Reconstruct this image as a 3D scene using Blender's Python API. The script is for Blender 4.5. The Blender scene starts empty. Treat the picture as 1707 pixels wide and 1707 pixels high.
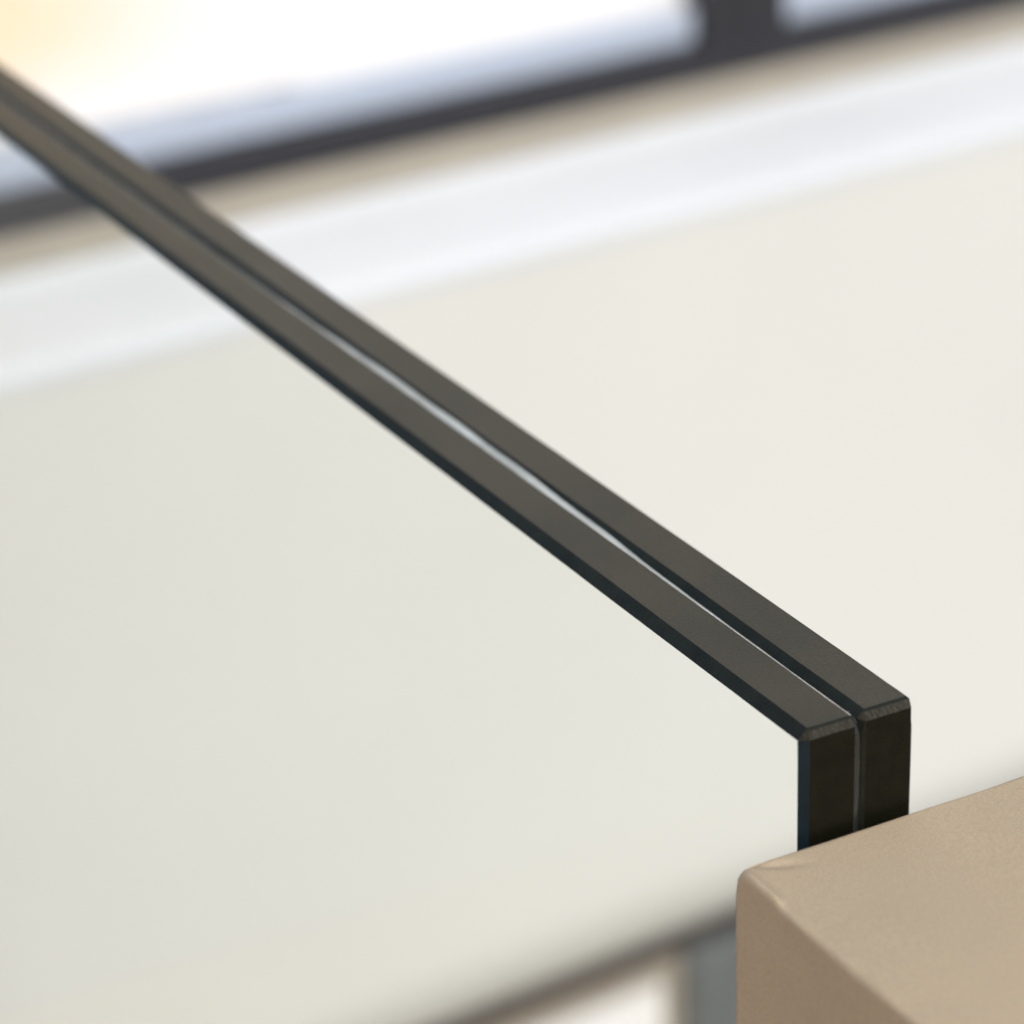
import bpy, bmesh, math, random
from mathutils import Matrix, Vector, noise

R = math.radians
sc = bpy.context.scene
C = sc.collection

# ------------------------------------------------------------ camera
cam_d = bpy.data.cameras.new('camera')
cam = bpy.data.objects.new('camera', cam_d)
C.objects.link(cam)
rx = Vector((0.8812873509, -0.4713979581, -0.0334151196))
ry = Vector((0.223520541, 0.3534879011, 0.9083418253))
rz = Vector((-0.4163786412, -0.8079791265, 0.4168915425))
m3 = Matrix((rx, ry, rz)).transposed()
cam.matrix_world = Matrix.Translation((-0.22436, -0.33879, 1.32658)) @ m3.to_4x4()
cam_d.sensor_width = 36
cam_d.lens = 103.43
cam_d.clip_start = 0.01
cam_d.clip_end = 500
cam_d.dof.use_dof = True
cam_d.dof.focus_distance = 0.492
cam_d.dof.aperture_fstop = 14.0
cam_d.dof.aperture_blades = 0
sc.camera = cam

# ------------------------------------------------------------ sky, sun, exposure
SUN_EL, SUN_AZ = R(50), R(190)          # azimuth clockwise from +Y (behind the camera, to the right)
w = bpy.data.worlds.new("World")
sc.world = w
w.use_nodes = True
nt = w.node_tree
nt.nodes.clear()
sky = nt.nodes.new('ShaderNodeTexSky')
sky.sky_type = 'NISHITA'
sky.sun_disc = False
sky.sun_elevation = SUN_EL
sky.sun_rotation = SUN_AZ
sky.air_density = 1.0
sky.dust_density = 3.0
sky.ozone_density = 1.0
bg = nt.nodes.new('ShaderNodeBackground')
bg.inputs['Strength'].default_value = 0.085
wo = nt.nodes.new('ShaderNodeOutputWorld')
nt.links.new(sky.outputs[0], bg.inputs[0])
nt.links.new(bg.outputs[0], wo.inputs[0])
sl = bpy.data.lights.new('sun', 'SUN')
sl.energy = 1.75
sl.angle = R(14)
sl.color = (1.0, 0.96, 0.91)
sun = bpy.data.objects.new('sun', sl)
C.objects.link(sun)
sd = Vector((math.sin(SUN_AZ) * math.cos(SUN_EL), math.cos(SUN_AZ) * math.cos(SUN_EL), math.sin(SUN_EL)))
sun.rotation_euler = sd.to_track_quat('Z', 'Y').to_euler()
sun.location = sd * 10

vs = sc.view_settings
vs.view_transform = 'Standard'
vs.look = 'None'
vs.exposure = 0.58
vs.gamma = 1
sc.cycles.max_bounces = 12
sc.cycles.transparent_max_bounces = 24

# ------------------------------------------------------------ materials
def mat(name, col, rough=0.5, spec=0.5, var=0.0, vscale=30.0, bump=0.0, bscale=400.0, metal=0.0, coat=0.0, ior=1.5, rvar=0.0, speck=0.0):
    m = bpy.data.materials.new(name)
    m.use_nodes = True
    n, l = m.node_tree.nodes, m.node_tree.links
    p = n['Principled BSDF']
    p.inputs['Base Color'].default_value = (*col, 1)
    p.inputs['Roughness'].default_value = rough
    p.inputs['Metallic'].default_value = metal
    p.inputs['Specular IOR Level'].default_value = spec
    p.inputs['IOR'].default_value = ior
    p.inputs['Coat Weight'].default_value = coat
    tc = n.new('ShaderNodeTexCoord')
    if var > 0:
        a = n.new('ShaderNodeTexNoise')
        a.inputs['Scale'].default_value = vscale
        a.inputs['Detail'].default_value = 6
        l.new(tc.outputs['Object'], a.inputs['Vector'])
        r = n.new('ShaderNodeValToRGB')
        r.color_ramp.elements[0].position = 0.3
        r.color_ramp.elements[1].position = 0.7
        r.color_ramp.elements[0].color = (*[c * (1 - var) for c in col], 1)
        r.color_ramp.elements[1].color = (*[min(1, c * (1 + var)) for c in col], 1)
        l.new(a.outputs['Fac'], r.inputs['Fac'])
        l.new(r.outputs[0], p.inputs['Base Color'])
    if speck > 0:
        a = n.new('ShaderNodeTexNoise')
        a.inputs['Scale'].default_value = 2600
        a.inputs['Detail'].default_value = 2
        l.new(tc.outputs['Object'], a.inputs['Vector'])
        mr = n.new('ShaderNodeMapRange')
        mr.inputs['From Min'].default_value = 0.3
        mr.inputs['From Max'].default_value = 0.7
        mr.inputs['To Min'].default_value = 1 - speck
        mr.inputs['To Max'].default_value = 1 + speck
        l.new(a.outputs['Fac'], mr.inputs['Value'])
        mx = n.new('ShaderNodeVectorMath'); mx.operation = 'SCALE'
        src = p.inputs['Base Color'].links[0].from_socket
        l.new(src, mx.inputs[0]); l.new(mr.outputs[0], mx.inputs['Scale'])
        l.new(mx.outputs[0], p.inputs['Base Color'])
    if rvar > 0:
        a = n.new('ShaderNodeTexNoise')
        a.inputs['Scale'].default_value = vscale * 2
        l.new(tc.outputs['Object'], a.inputs['Vector'])
        mr = n.new('ShaderNodeMapRange')
        mr.inputs['To Min'].default_value = max(0, rough - rvar)
        mr.inputs['To Max'].default_value = min(1, rough + rvar)
        l.new(a.outputs['Fac'], mr.inputs['Value'])
        l.new(mr.outputs[0], p.inputs['Roughness'])
    if bump > 0:
        b = n.new('ShaderNodeTexNoise')
        b.inputs['Scale'].default_value = bscale
        b.inputs['Detail'].default_value = 8
        l.new(tc.outputs['Object'], b.inputs['Vector'])
        bn = n.new('ShaderNodeBump')
        bn.inputs['Strength'].default_value = bump
        bn.inputs['Distance'].default_value = 0.001
        l.new(b.outputs['Fac'], bn.inputs['Height'])
        l.new(bn.outputs[0], p.inputs['Normal'])
    return m

def warm_glow_mat(name):  # warm window glow painted as an apricot gradient fading to the blind's white
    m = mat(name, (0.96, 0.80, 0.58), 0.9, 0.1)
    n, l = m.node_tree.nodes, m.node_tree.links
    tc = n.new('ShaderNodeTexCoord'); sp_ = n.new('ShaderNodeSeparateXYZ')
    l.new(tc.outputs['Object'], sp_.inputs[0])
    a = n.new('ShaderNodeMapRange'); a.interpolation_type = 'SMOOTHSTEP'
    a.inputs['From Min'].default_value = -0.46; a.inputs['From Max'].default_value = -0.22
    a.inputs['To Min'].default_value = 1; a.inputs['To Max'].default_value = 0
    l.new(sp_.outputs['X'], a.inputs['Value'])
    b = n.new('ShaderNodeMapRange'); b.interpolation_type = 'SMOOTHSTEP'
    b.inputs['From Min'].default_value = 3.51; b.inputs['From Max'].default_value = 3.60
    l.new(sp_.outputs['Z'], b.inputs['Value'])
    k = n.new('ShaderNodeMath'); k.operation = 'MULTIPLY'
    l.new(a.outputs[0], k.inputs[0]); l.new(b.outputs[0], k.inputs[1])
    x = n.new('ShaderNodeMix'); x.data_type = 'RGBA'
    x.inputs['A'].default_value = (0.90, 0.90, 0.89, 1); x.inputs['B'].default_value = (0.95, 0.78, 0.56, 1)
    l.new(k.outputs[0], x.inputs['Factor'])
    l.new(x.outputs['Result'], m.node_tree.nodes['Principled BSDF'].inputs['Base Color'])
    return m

def glass_face(name, col=(0.978, 0.987, 0.983)):
    m = bpy.data.materials.new(name)
    m.use_nodes = True
    n, l = m.node_tree.nodes, m.node_tree.links
    n.clear()
    t = n.new('ShaderNodeBsdfRefraction')
    t.inputs['Color'].default_value = (*col, 1)
    t.inputs['Roughness'].default_value = 0.0
    t.inputs['IOR'].default_value = 1.5
    g = n.new('ShaderNodeBsdfGlossy')
    g.inputs['Roughness'].default_value = 0.0
    f = n.new('ShaderNodeFresnel')
    f.inputs['IOR'].default_value = 1.5
    k = n.new('ShaderNodeMath'); k.operation = 'MULTIPLY'; k.inputs[1].default_value = 0.22   # anti-reflective coating
    x = n.new('ShaderNodeMixShader')
    o = n.new('ShaderNodeOutputMaterial')
    l.new(f.outputs[0], k.inputs[0]); l.new(k.outputs[0], x.inputs[0])
    l.new(t.outputs[0], x.inputs[1]); l.new(g.outputs[0], x.inputs[2])
    l.new(x.outputs[0], o.inputs[0])
    return m

def clear_face(name):
    m = bpy.data.materials.new(name)
    m.use_nodes = True
    n, l = m.node_tree.nodes, m.node_tree.links
    n.clear()
    g = n.new('ShaderNodeBsdfTransparent')
    o = n.new('ShaderNodeOutputMaterial')
    l.new(g.outputs[0], o.inputs[0])
    return m

def window_glass(name):
    m = bpy.data.materials.new(name)
    m.use_nodes = True
    n, l = m.node_tree.nodes, m.node_tree.links
    n.clear()
    t = n.new('ShaderNodeBsdfTransparent')
    g = n.new('ShaderNodeBsdfGlossy')
    g.inputs['Roughness'].default_value = 0.02
    f = n.new('ShaderNodeFresnel')
    f.inputs['IOR'].default_value = 1.5
    x = n.new('ShaderNodeMixShader')
    o = n.new('ShaderNodeOutputMaterial')
    ge = n.new('ShaderNodeNewGeometry')
    k = n.new('ShaderNodeMath'); k.operation = 'SUBTRACT'; k.inputs[0].default_value = 1.0
    l.new(ge.outputs['Backfacing'], k.inputs[1])
    mu = n.new('ShaderNodeMath'); mu.operation = 'MULTIPLY'
    l.new(f.outputs[0], mu.inputs[0]); l.new(k.outputs[0], mu.inputs[1])
    l.new(mu.outputs[0], x.inputs[0]); l.new(t.outputs[0], x.inputs[1]); l.new(g.outputs[0], x.inputs[2])
    l.new(x.outputs[0], o.inputs[0])
    return m

M = {
    'pane_face': glass_face('clear_laminated_glass'),
    'bonded': clear_face('bonded_glass_interface'),
    'ground_edge': mat('ground_glass_edge', (0.039, 0.036, 0.025), 0.42, 0.32, speck=0.22, var=0.18, vscale=30, bump=0.10, bscale=2600),
    'end_edge': mat('dark_polished_glass_end', (0.006, 0.006, 0.003), 0.38, 0.15, speck=0.3, var=0.25, vscale=300, bump=0.10, bscale=1800),
    'arris': mat('green_glass_arris', (0.012, 0.014, 0.010), 0.30, 0.24, var=0.25, vscale=200, bump=0.15, bscale=2200),
    'sky_arris': mat('sky_tinted_glass_arris', (0.005, 0.014, 0.020), 0.32, 0.24, var=0.3, vscale=200, bump=0.2, bscale=1500),  # sky reflection painted into the base colour as a blue-green tint
    'glint_arris': mat('arris_painted_glint', (0.55, 0.54, 0.50), 0.22, 0.8, var=0.5, vscale=120, bump=0.3, bscale=1500),  # pale base colour paints the bright glint along this arris
    'end_glint': mat('end_arris_painted_glint', (0.10, 0.11, 0.11), 0.25, 0.6, var=0.6, vscale=160, bump=0.3, bscale=1500),  # lighter base colour paints the faint glint down the end
    'end_arris': mat('honed_glass_arris', (0.022, 0.020, 0.011), 0.45, 0.25, var=0.25, vscale=400, bump=0.35, bscale=1500),
    'interlayer': mat('interlayer_painted_highlight', (0.36, 0.40, 0.39), 0.16, 0.9, var=0.3, vscale=60, bump=0.10, bscale=500, coat=0.5),  # pale base colour paints reflected light on the clear plastic
    'interlayer_end': mat('interlayer_painted_dark', (0.02, 0.022, 0.02), 0.2, 0.6, var=0.4, vscale=90, bump=0.15, bscale=500),  # same plastic painted dark so the end shows no bright line
    'beige': mat('beige_masonry_paint', (0.428, 0.344, 0.234), 0.62, 0.30, var=0.03, vscale=28, bump=0.16, bscale=1700, speck=0.10),
    'render': mat('cream_render', (0.678, 0.692, 0.652), 0.9, 0.2, var=0.015, vscale=3, bump=0.4, bscale=200),
    'sill': mat('pale_blue_white_sill', (0.61, 0.645, 0.672), 0.5, 0.4, var=0.02, vscale=5),
    'upstand': mat('beige_upstand', (0.36, 0.33, 0.27), 0.8, 0.2, var=0.05, vscale=12),
    'frame': mat('anthracite_aluminium', (0.024, 0.024, 0.029), 0.35, 0.4, var=0.06, vscale=40),
    'bead': mat('pale_blue_grey_bead', (0.46, 0.53, 0.64), 0.4, 0.4),
    'blind': mat('white_blind', (0.90, 0.90, 0.89), 0.8, 0.2),
    'glow_panel': warm_glow_mat('painted_warm_glow'),
    'window_glass': window_glass('window_glass'),
    'post': mat('grey_green_metal', (0.11, 0.13, 0.135), 0.4, 0.4, var=0.06, vscale=20),
    'slab': mat('warm_bounce_concrete', (0.56, 0.36, 0.20), 0.85, 0.3, var=0.12, vscale=6, bump=0.5, bscale=120),  # unseen slab, coloured orange to bounce warm light onto the block
    'paving': mat('pale_paving', (0.47, 0.44, 0.38), 0.85, 0.3, var=0.12, vscale=1.5, bump=0.5, bscale=80),
    'channel': mat('satin_aluminium', (0.55, 0.55, 0.56), 0.35, 0.5, metal=1.0),
}

# ------------------------------------------------------------ helpers
def link(name, bm, mats, parent=None, smooth=False):
    me = bpy.data.meshes.new(name)
    bmesh.ops.recalc_face_normals(bm, faces=bm.faces)
    bm.to_mesh(me); bm.free()
    for m in (mats if isinstance(mats, (list, tuple)) else [mats]):
        me.materials.append(m)
    if smooth:
        for p in me.polygons: p.use_smooth = True
    o = bpy.data.objects.new(name, me)
    C.objects.link(o)
    if parent: o.parent = parent
    return o

def add_box(bm, x0, x1, y0, y1, z0, z1, bev=0.0, seg=2):
    r = bmesh.ops.create_cube(bm, size=1)
    vs_ = r['verts']
    for v in vs_:
        v.co = Vector((x0 if v.co.x < 0 else x1, y0 if v.co.y < 0 else y1, z0 if v.co.z < 0 else z1))
    if bev > 0:
        es = list({e for v in vs_ for e in v.link_edges})
        bmesh.ops.bevel(bm, geom=es, offset=bev, segments=seg, profile=0.5, affect='EDGES')

def box(name, m, parent, x0, x1, y0, y1, z0, z1, bev=0.0, seg=2):
    bm = bmesh.new()
    add_box(bm, x0, x1, y0, y1, z0, z1, bev, seg)
    return link(name, bm, m, parent)

def prism(name, m, parent, prof, x0, x1, smooth=False):
    """profile in (y, z) swept along x"""
    bm = bmesh.new()
    a = [bm.verts.new((x0, y, z)) for y, z in prof]
    b = [bm.verts.new((x1, y, z)) for y, z in prof]
    n = len(prof)
    for i in range(n):
        bm.faces.new((a[i], a[(i + 1) % n], b[(i + 1) % n], b[i]))
    bm.faces.new(a); bm.faces.new(b[::-1])
    return link(name, bm, m, parent, smooth)

def empty(name, loc, rot=0, label=None, cat=None):
    o = bpy.data.objects.new(name, None)
    C.objects.link(o)
    o.location = loc; o.rotation_euler = (0, 0, rot)
    if label: o['label'] = label
    if cat: o['category'] = cat
    return o

# ------------------------------------------------------------ setting
g = box('ground', M['paving'], None, -60, 60, -60, 60, -3.2, -2.9)
g['kind'] = 'structure'
s = box('balcony_slab', M['slab'], None, -3.0, 0.12, -2.5, 1.60, -0.18, 0.0, 0.004)
s['kind'] = 'structure'

# ------------------------------------------------------------ house facade (local: x along wall, y into the wall, z up)
FO = R(4.88332)
house = empty('house', (0.94547, 1.74569, -2.9), FO,
              'cream rendered house facade with dark framed windows, out of focus behind the glass', 'house')
Z = 2.9     # children's heights are measured from the balcony floor
XL, XR = -0.99, 2.6
# spandrel wall with its lower edge rounded under
prof = [(0.25, 0.498 + Z), (0.0, 0.498 + Z)]
prof = [(0.0, 0.4795 + Z)]
rad, zb = 0.135, -0.311
for i in range(0, 33):
    a = R(90) * i / 32
    prof.append((rad - rad * math.cos(a), zb + rad - rad * math.sin(a) + Z))
prof += [(0.30, zb + Z), (0.30, 0.4795 + Z)]
wall = prism('wall', M['render'], house, prof, XL, XR)
# sill board with a small nosing, upstand, frame
sp = [(0.176, 0.480 + Z), (-0.0006, 0.480 + Z)]
for i in range(9):
    a = R(90) * i / 8
    sp.append((-0.0006 + 0.014 * (1 - math.cos(a)), 0.484 + Z + 0.014 * math.sin(a)))
for i in range(9):
    a = R(90) * i / 8
    sp.append((0.141 + 0.034 * math.sin(a), 0.498 + Z + 0.009 * (1 - math.cos(a))))
prism('sill', M['sill'], house, sp, XL, XR)
UY = 0.176
box('upstand', M['upstand'], house, XL, XR, UY + 0.0005, UY + 0.10, 0.4805 + Z, 0.5385 + Z, 0.002)

# upper windows: two lights, each one a part with frame and pane
ZF = 0.539 + Z
for (a, b, nm) in ((-0.90, 0.284, 0), (0.2845, 1.45, 1)):
    l_w = 0.085 if nm == 0 else 0.045
    bm = bmesh.new()
    jl = 0.06 if nm == 0 else 0.054
    jr = 0.042 if nm == 0 else 0.06
    # bottom rail, top rail, jambs
    add_box(bm, a, b, UY, UY + 0.05, ZF, ZF + 0.033, 0.002)
    add_box(bm, a, b, UY, UY + 0.05, ZF + 1.34, ZF + 1.40, 0.002)
    add_box(bm, a, a + jl, UY + 0.0005, UY + 0.0495, ZF + 0.033, ZF + 1.34, 0.002)
    add_box(bm, b - jr, b, UY + 0.0005, UY + 0.0495, ZF + 0.033, ZF + 1.34, 0.002)
    fr = link('window', bm, M['frame'], house)
    box('pane', M['window_glass'], fr, a + jl, b - jr, UY + 0.012, UY + 0.015, ZF + 0.033, ZF + 1.34)
    box('blind_rail', M['bead'], fr, a + jl + 0.0005, b - jr - 0.0005, UY + 0.017, UY + 0.030, ZF + 0.0335, ZF + 0.066, 0.003)
    box('blind', M['blind'], fr, a + jl + 0.001, b - jr - 0.001, UY + 0.036, UY + 0.039, ZF + 0.0335, ZF + 1.339)
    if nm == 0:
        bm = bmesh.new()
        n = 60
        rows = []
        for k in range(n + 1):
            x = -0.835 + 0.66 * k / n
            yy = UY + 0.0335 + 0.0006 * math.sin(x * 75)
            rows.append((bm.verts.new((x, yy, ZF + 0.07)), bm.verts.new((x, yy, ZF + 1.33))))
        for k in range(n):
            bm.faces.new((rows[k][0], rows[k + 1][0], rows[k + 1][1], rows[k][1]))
        cu = link('glow_panel', bm, M['glow_panel'], fr)  # added sheet that carries the painted warm glow
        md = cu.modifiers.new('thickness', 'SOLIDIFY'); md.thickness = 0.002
# wall above and beside the upper windows
box('wall', M['render'], house, XL, XR, 0.0, 0.30, ZF + 1.405, ZF + 2.3)
box('wall', M['render'], house, XL, -0.905, 0.0, 0.299, 0.4985 + Z, ZF + 1.4045)
box('wall', M['render'], house, 1.455, XR, 0.0, 0.299, 0.4985 + Z, ZF + 1.4045)
box('roof', M['upstand'], house, XL - 0.2, XR + 0.2, -0.12, 3.0, ZF + 2.301, ZF + 2.40, 0.01)
box('inner_wall', M['render'], house, XL, XR, 0.301, 0.36, 0, ZF + 2.30)

# lower window under the spandrel
LY = 0.060
zt = zb + Z - 0.0005
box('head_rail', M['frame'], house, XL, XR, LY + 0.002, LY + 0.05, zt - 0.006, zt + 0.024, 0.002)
for (a, b) in ((-0.85, 0.140), (0.300, 1.9)):
    bm = bmesh.new()
    top = zt - 0.0065
    add_box(bm, a, b, LY + 0.010, LY + 0.05, top - 0.030, top, 0.002)
    add_box(bm, a, b, LY + 0.010, LY + 0.05, top - 1.75, top - 1.70, 0.002)
    for xj in (a, b - 0.012):
        add_box(bm, xj, xj + 0.012, LY + 0.0105, LY + 0.0495, top - 1.705, top - 0.025, 0.002)
    fr = link('window', bm, M['upstand'], house)
    box('pane', M['window_glass'], fr, a + 0.014, b - 0.014, LY + 0.017, LY + 0.020, top - 1.70, top - 0.030)
    box('blind', M['blind'], fr, a + 0.010, b - 0.010, LY + 0.023, LY + 0.026, top - 1.71, top - 0.02)
box('mullion', M['post'], house, 0.1405, 0.2995, LY - 0.01, LY + 0.085, zt - 1.84, zt - 0.0065, 0.012, 4)
box('wall', M['render'], house, XL, XR, 0.0, 0.30, 0.0, zt - 1.842)

# ------------------------------------------------------------ glass balustrade
T = 0.0215
IL = 0.0012
t1 = (T - IL) / 2
glass = empty('glass_balustrade', (0, 0, 0), 0,
              'clear laminated glass pane with dark polished edges, ending at the beige block',
              'glass balustrade')
TOP = 1.1011

def sheet(x0, x1, y0, y1, z0, z1, cl, cr, el, er, flipped):
    """one glass sheet: flat faces plus arrises on the top and end edges.
       material slots: 0 outer face, 1 bonded face, 2 ground top, 3 end, 4 arris, 5 end arris"""
    bm = bmesh.new()
    rng = random.Random(3 if flipped else 4)
    ce = 0.00145
    ys = [y0 + ce] + [y0 + ce + (y1 - y0 - ce) * (i / 90) ** 2 for i in range(1, 91)]
    zs = [z0, z0 + 0.5, z0 + 0.9] + [z1 - 0.16 + 0.16 * i / 30 for i in range(0, 30)] + [z1 - ce]
    # long top: rows across x0, x0+cl, x1-cr, x1
    def wob(t, k):
        return 0.00006 * noise.noise(Vector((t * 90, k * 7.3, 1.7))) + 0.00003 * noise.noise(Vector((t * 420, k * 3.1, 4.7)))
    A = []
    for y in ys:
        c1 = cl + wob(y, 1); c2 = cr + wob(y, 2)
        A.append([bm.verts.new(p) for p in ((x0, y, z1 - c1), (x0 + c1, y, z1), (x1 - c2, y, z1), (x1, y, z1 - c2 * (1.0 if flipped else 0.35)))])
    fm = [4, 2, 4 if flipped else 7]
    for i in range(len(ys) - 1):
        for k in range(3):
            f = bm.faces.new((A[i][k], A[i][k + 1], A[i + 1][k + 1], A[i + 1][k])); f.material_index = fm[k]
    B = []
    for z in zs[:-1]:
        c1 = el + wob(z, 3); c2 = er + wob(z, 4)
        B.append([bm.verts.new(p) for p in ((x0, y0 + c1, z), (x0 + c1, y0, z), (x1 - c2, y0, z), (x1, y0 + c2, z))])
    # last end row sits just under the top arris
    Z1 = z1 - ce
    B.append([bm.verts.new(p) for p in ((x0, y0 + ce, z1 - cl), (x0 + el, y0, Z1), (x1 - er, y0, Z1), (x1, y0 + ce, z1 - cr * (1.0 if flipped else 0.35)))])
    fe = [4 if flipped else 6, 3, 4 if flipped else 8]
    for i in range(len(B) - 1):
        for k in range(3):
            f = bm.faces.new((B[i][k], B[i][k + 1], B[i + 1][k + 1], B[i + 1][k])); f.material_index = fe[k]
    a, b = A[0], B[-1]
    mids = [bm.verts.new(b[k].co.lerp(a[k].co, 0.72) + Vector((0, -0.00006, 0.00006))) for k in (1, 2)]
    f = bm.faces.new((b[1], b[2], mids[1], mids[0])); f.material_index = 5
    f = bm.faces.new((mids[0], mids[1], a[2], a[1])); f.material_index = 4
    f = bm.faces.new((b[0], b[1], mids[0], a[1])); f.material_index = 5
    f = bm.faces.new((b[2], b[3], a[2], mids[1])); f.material_index = 5
    bmesh.ops.remove_doubles(bm, verts=[a[0], b[0]], dist=1e-3)
    bmesh.ops.remove_doubles(bm, verts=[a[3], b[3]], dist=1e-3)
    # broad faces
    bm.verts.ensure_lookup_table()
    def side(k, idx):
        top = [r[k] for r in A if r[k].is_valid]
        col = [r[k] for r in B if r[k].is_valid]
        c = bm.verts.new((x0 if k == 0 else x1, y1, z0))
        loop = col + top + [c]
        out = []
        for v in loop:
            if not out or out[-1] is not v: out.append(v)
        f = bm.faces.new(out); f.material_index = idx
        return c
    c0 = side(0, 1 if flipped else 0)
    c1_ = side(3, 0 if flipped else 1)
    # far end and underside
    f = bm.faces.new((A[-1][0], A[-1][1], A[-1][2], A[-1][3], c1_, c0)); f.material_index = 3
    f = bm.faces.new((B[0][0], B[0][1], B[0][2], B[0][3], c1_, c0)); f.material_index = 3
    return bm

slots = [M['pane_face'], M['bonded'], M['ground_edge'], M['end_edge'], M['arris'], M['end_arris'], M['sky_arris'], M['glint_arris'], M['end_glint']]
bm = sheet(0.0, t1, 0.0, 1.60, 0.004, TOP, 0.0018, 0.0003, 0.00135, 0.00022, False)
link('glass_sheet', bm, slots, glass)
bm = sheet(t1 + IL, T, 0.0003, 1.60, 0.004, TOP + 0.0002, 0.0014, 0.0006, 0.00085, 0.0006, True)
link('glass_sheet', bm, slots, glass)
# interlayer: its rim is a small rounded bead of clear plastic between the sheets
bm = bmesh.new()
xa, xb = t1 + 0.00002, t1 + IL - 0.00002
path = [(0.0006, z) for z in [0.004, 0.6, 0.9, 1.0] + [1.03 + 0.0666 * i / 14 for i in range(15)]]
for i in range(1, 6):
    a = R(90) * i / 6
    path.append((0.0046 - 0.0040 * math.cos(a), 1.0966 + 0.0040 * math.sin(a)))
path += [(0.0046 + 1.59 * (i / 140) ** 1.8, 1.1006) for i in range(0, 141)]
rows = []
for (y, z) in path:
    h = 0.00018 * noise.noise(Vector((y * 60, z * 60, 2.2))) + 0.00006 * noise.noise(Vector((y * 260, z * 260, 9.2)))
    endy = y < 0.004
    r = []
    for k in range(7):
        t = k / 6
        mid = math.exp(-((y - 0.14) / 0.075) ** 2) * (1 + 0.45 * noise.noise(Vector((y * 55, 5.5, 1.1)))) if y > 0.01 else 0.0  # swelling placed mid-run to shape the painted seam highlight
        bulge = 0.00022 * math.sin(math.pi * t) + h + 0.0011 * mid - (0.0008 if y > 0.004 else 0.0)
        p = Vector((xa + (xb - xa + 0.0009 * mid) * t, y, z))
        if z < 1.0966: p.y -= bulge
        elif endy: p.y -= bulge * 0.7; p.z += bulge * 0.7
        else: p.z += bulge
        r.append(bm.verts.new(p))
    sink = Vector((0, 0.0012, 0)) if z < 1.0966 else (Vector((0, 0.0008, -0.0008)) if endy else Vector((0, 0, -0.0012)))
    r = [bm.verts.new(Vector((xa, y, z)) + sink)] + r + [bm.verts.new(Vector((xb, y, z)) + sink)]
    rows.append(r)
for i in range(len(rows) - 1):
    for k in range(8):
        f = bm.faces.new((rows[i][k], rows[i][k + 1], rows[i + 1][k + 1], rows[i + 1][k])); f.material_index = 0 if path[i][0] > 0.004 else 2; f.smooth = True
cA = bm.verts.new((xa, 1.5946, 0.004)); cB = bm.verts.new((xb, 1.5946, 0.004))
f = bm.faces.new([r[0] for r in rows] + [cA]); f.material_index = 1
f = bm.faces.new([r[8] for r in rows] + [cB]); f.material_index = 1
f = bm.faces.new(rows[-1] + [cB, cA]); f.material_index = 0
f = bm.faces.new(rows[0] + [cB, cA]); f.material_index = 0
link('interlayer', bm, [M['interlayer'], M['bonded'], M['interlayer_end']], glass)
# base channel that holds the pane on the slab
bm = bmesh.new()
add_box(bm, -0.022, -0.002, 0.0, 1.6, 0.0005, 0.11, 0.001)
add_box(bm, T + 0.002, T + 0.022, 0.0, 1.6, 0.0005, 0.11, 0.001)
link('base_channel', bm, M['channel'], glass)

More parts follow.
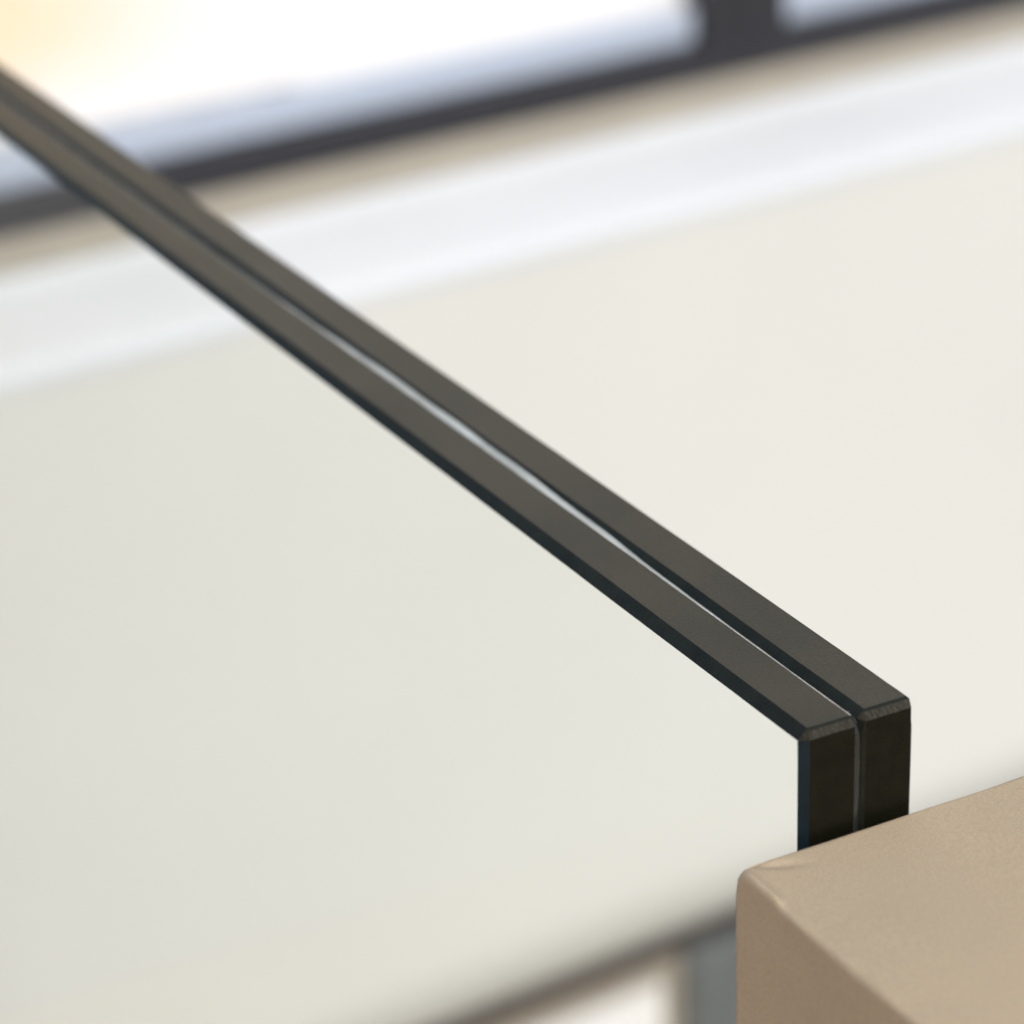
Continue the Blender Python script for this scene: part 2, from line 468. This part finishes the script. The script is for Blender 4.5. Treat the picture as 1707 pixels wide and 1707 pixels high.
# ------------------------------------------------------------ beige block in front of the glass end
BX, BY, BZ = -0.0136, -0.0012, 1.0817      # left side, far side, top
def block():
    W, D, H = 0.36, 0.34, 1.08
    bm = bmesh.new()
    r0 = 0.0011
    # grid on the surface: parametrised box with rounded left and far edges
    def col(n0, L):        # dense near the corner
        return [L * (i / n0) ** 2.2 for i in range(n0 + 1)]
    us = col(150, W)       # from left side to the right, along +x
    vsr = col(150, D)      # from far side towards the camera, along -y
    ws = col(110, H)       # from top down
    def shape(p):
        """p in block space: x>=0 from left side, y>=0 from the far side, z>=0 depth below top; rounds the edges"""
        x, y, z = p
        n = noise.noise(Vector((x * 45, y * 45, z * 45)))
        rr = r0 * (1 + 0.30 * n) + 0.0012 * math.exp(-(x * x + y * y + z * z) / 0.003 ** 2)
        q = Vector((x, y, z))
        c = Vector((max(x, rr), max(y, rr), max(z, rr)))
        # plan corner and edges rounded where two or three sides meet
        d = q - c
        if sum(1 for k in range(3) if d[k] < 0) >= 2:
            mx = max(-d.x, -d.y, -d.z)
            q = c + d.normalized() * rr if d.length > 1e-9 else q
        return q
    cache = {}
    def V(x, y, z):
        key = (round(x, 7), round(y, 7), round(z, 7))
        if key not in cache:
            q = shape(key)
            # trowelled unevenness
            e = 0.00035 * noise.noise(Vector((q.x * 22, q.y * 22, q.z * 22))) + 0.00008 * noise.noise(Vector((q.x * 120, q.y * 120, q.z * 120)))
            inw = Vector((1 if x == 0 else 0, 1 if y == 0 else 0, 1 if z == 0 else 0))
            q = q + inw * e
            # raised ridge of paint along the left top edge next to the corner, with a shallow dip behind it
            if q.x < 0.03 and q.z < 0.02 and q.y < 0.05:
                along = 1 / (1 + math.exp((q.y - 0.0125) / 0.0006)) * (1 - 0.8 * math.exp(-(q.y / 0.0022) ** 2))
                if q.z < 0.004:
                    q.z -= 0.00115 * along * math.exp(-(q.x / 0.0016) ** 2) * (1 - q.z / 0.004)
                if z == 0:
                    dx, dy = q.x - 0.0062, q.y - 0.0022
                    ca, sa = 0.88, 0.47
                    u, v = dx * ca + dy * sa, -dx * sa + dy * ca
                    q.z += 0.00055 * math.exp(-(u / 0.0042) ** 2 - (v / 0.0011) ** 2)
                # uneven brushed edge further along
                if q.z < 0.004:
                    q.z += 0.00025 * noise.noise(Vector((q.y * 160, 3.1, 7.7))) * math.exp(-(q.x / 0.0015) ** 2)
            cache[key] = bm.verts.new((BX + q.x, BY - q.y, BZ - q.z))
        return cache[key]
    def quad(a, b, c, d):
        s_ = []
        for v in (a, b, c, d):
            if v not in s_: s_.append(v)
        if len(s_) >= 3:
            try: bm.faces.new(s_).smooth = True
            except ValueError: pass
    for i in range(150):
        for j in range(150):
            quad(V(us[i], vsr[j], 0), V(us[i + 1], vsr[j], 0), V(us[i + 1], vsr[j + 1], 0), V(us[i], vsr[j + 1], 0))
    for j in range(150):
        for k in range(110):
            quad(V(0, vsr[j], ws[k]), V(0, vsr[j + 1], ws[k]), V(0, vsr[j + 1], ws[k + 1]), V(0, vsr[j], ws[k + 1]))
    for i in range(150):
        for k in range(110):
            quad(V(us[i], 0, ws[k]), V(us[i + 1], 0, ws[k]), V(us[i + 1], 0, ws[k + 1]), V(us[i], 0, ws[k + 1]))
    # right and near sides
    a = [V(W, vsr[j], 0) for j in range(151)] ; b = V(W, D, H); c = [V(W, 0, ws[k]) for k in range(111)]
    bm.faces.new(a + [b] + c[::-1][:-1])
    a = [V(us[i], D, 0) for i in range(151)]; c = [V(0, D, ws[k]) for k in range(111)]
    bm.faces.new(a + [b] + c[::-1][:-1])
    return bm
o = link('masonry_block', block(), M['beige'])
o['label'] = 'beige painted masonry block with a worn rounded corner, in front of the glass end'
o['category'] = 'block'
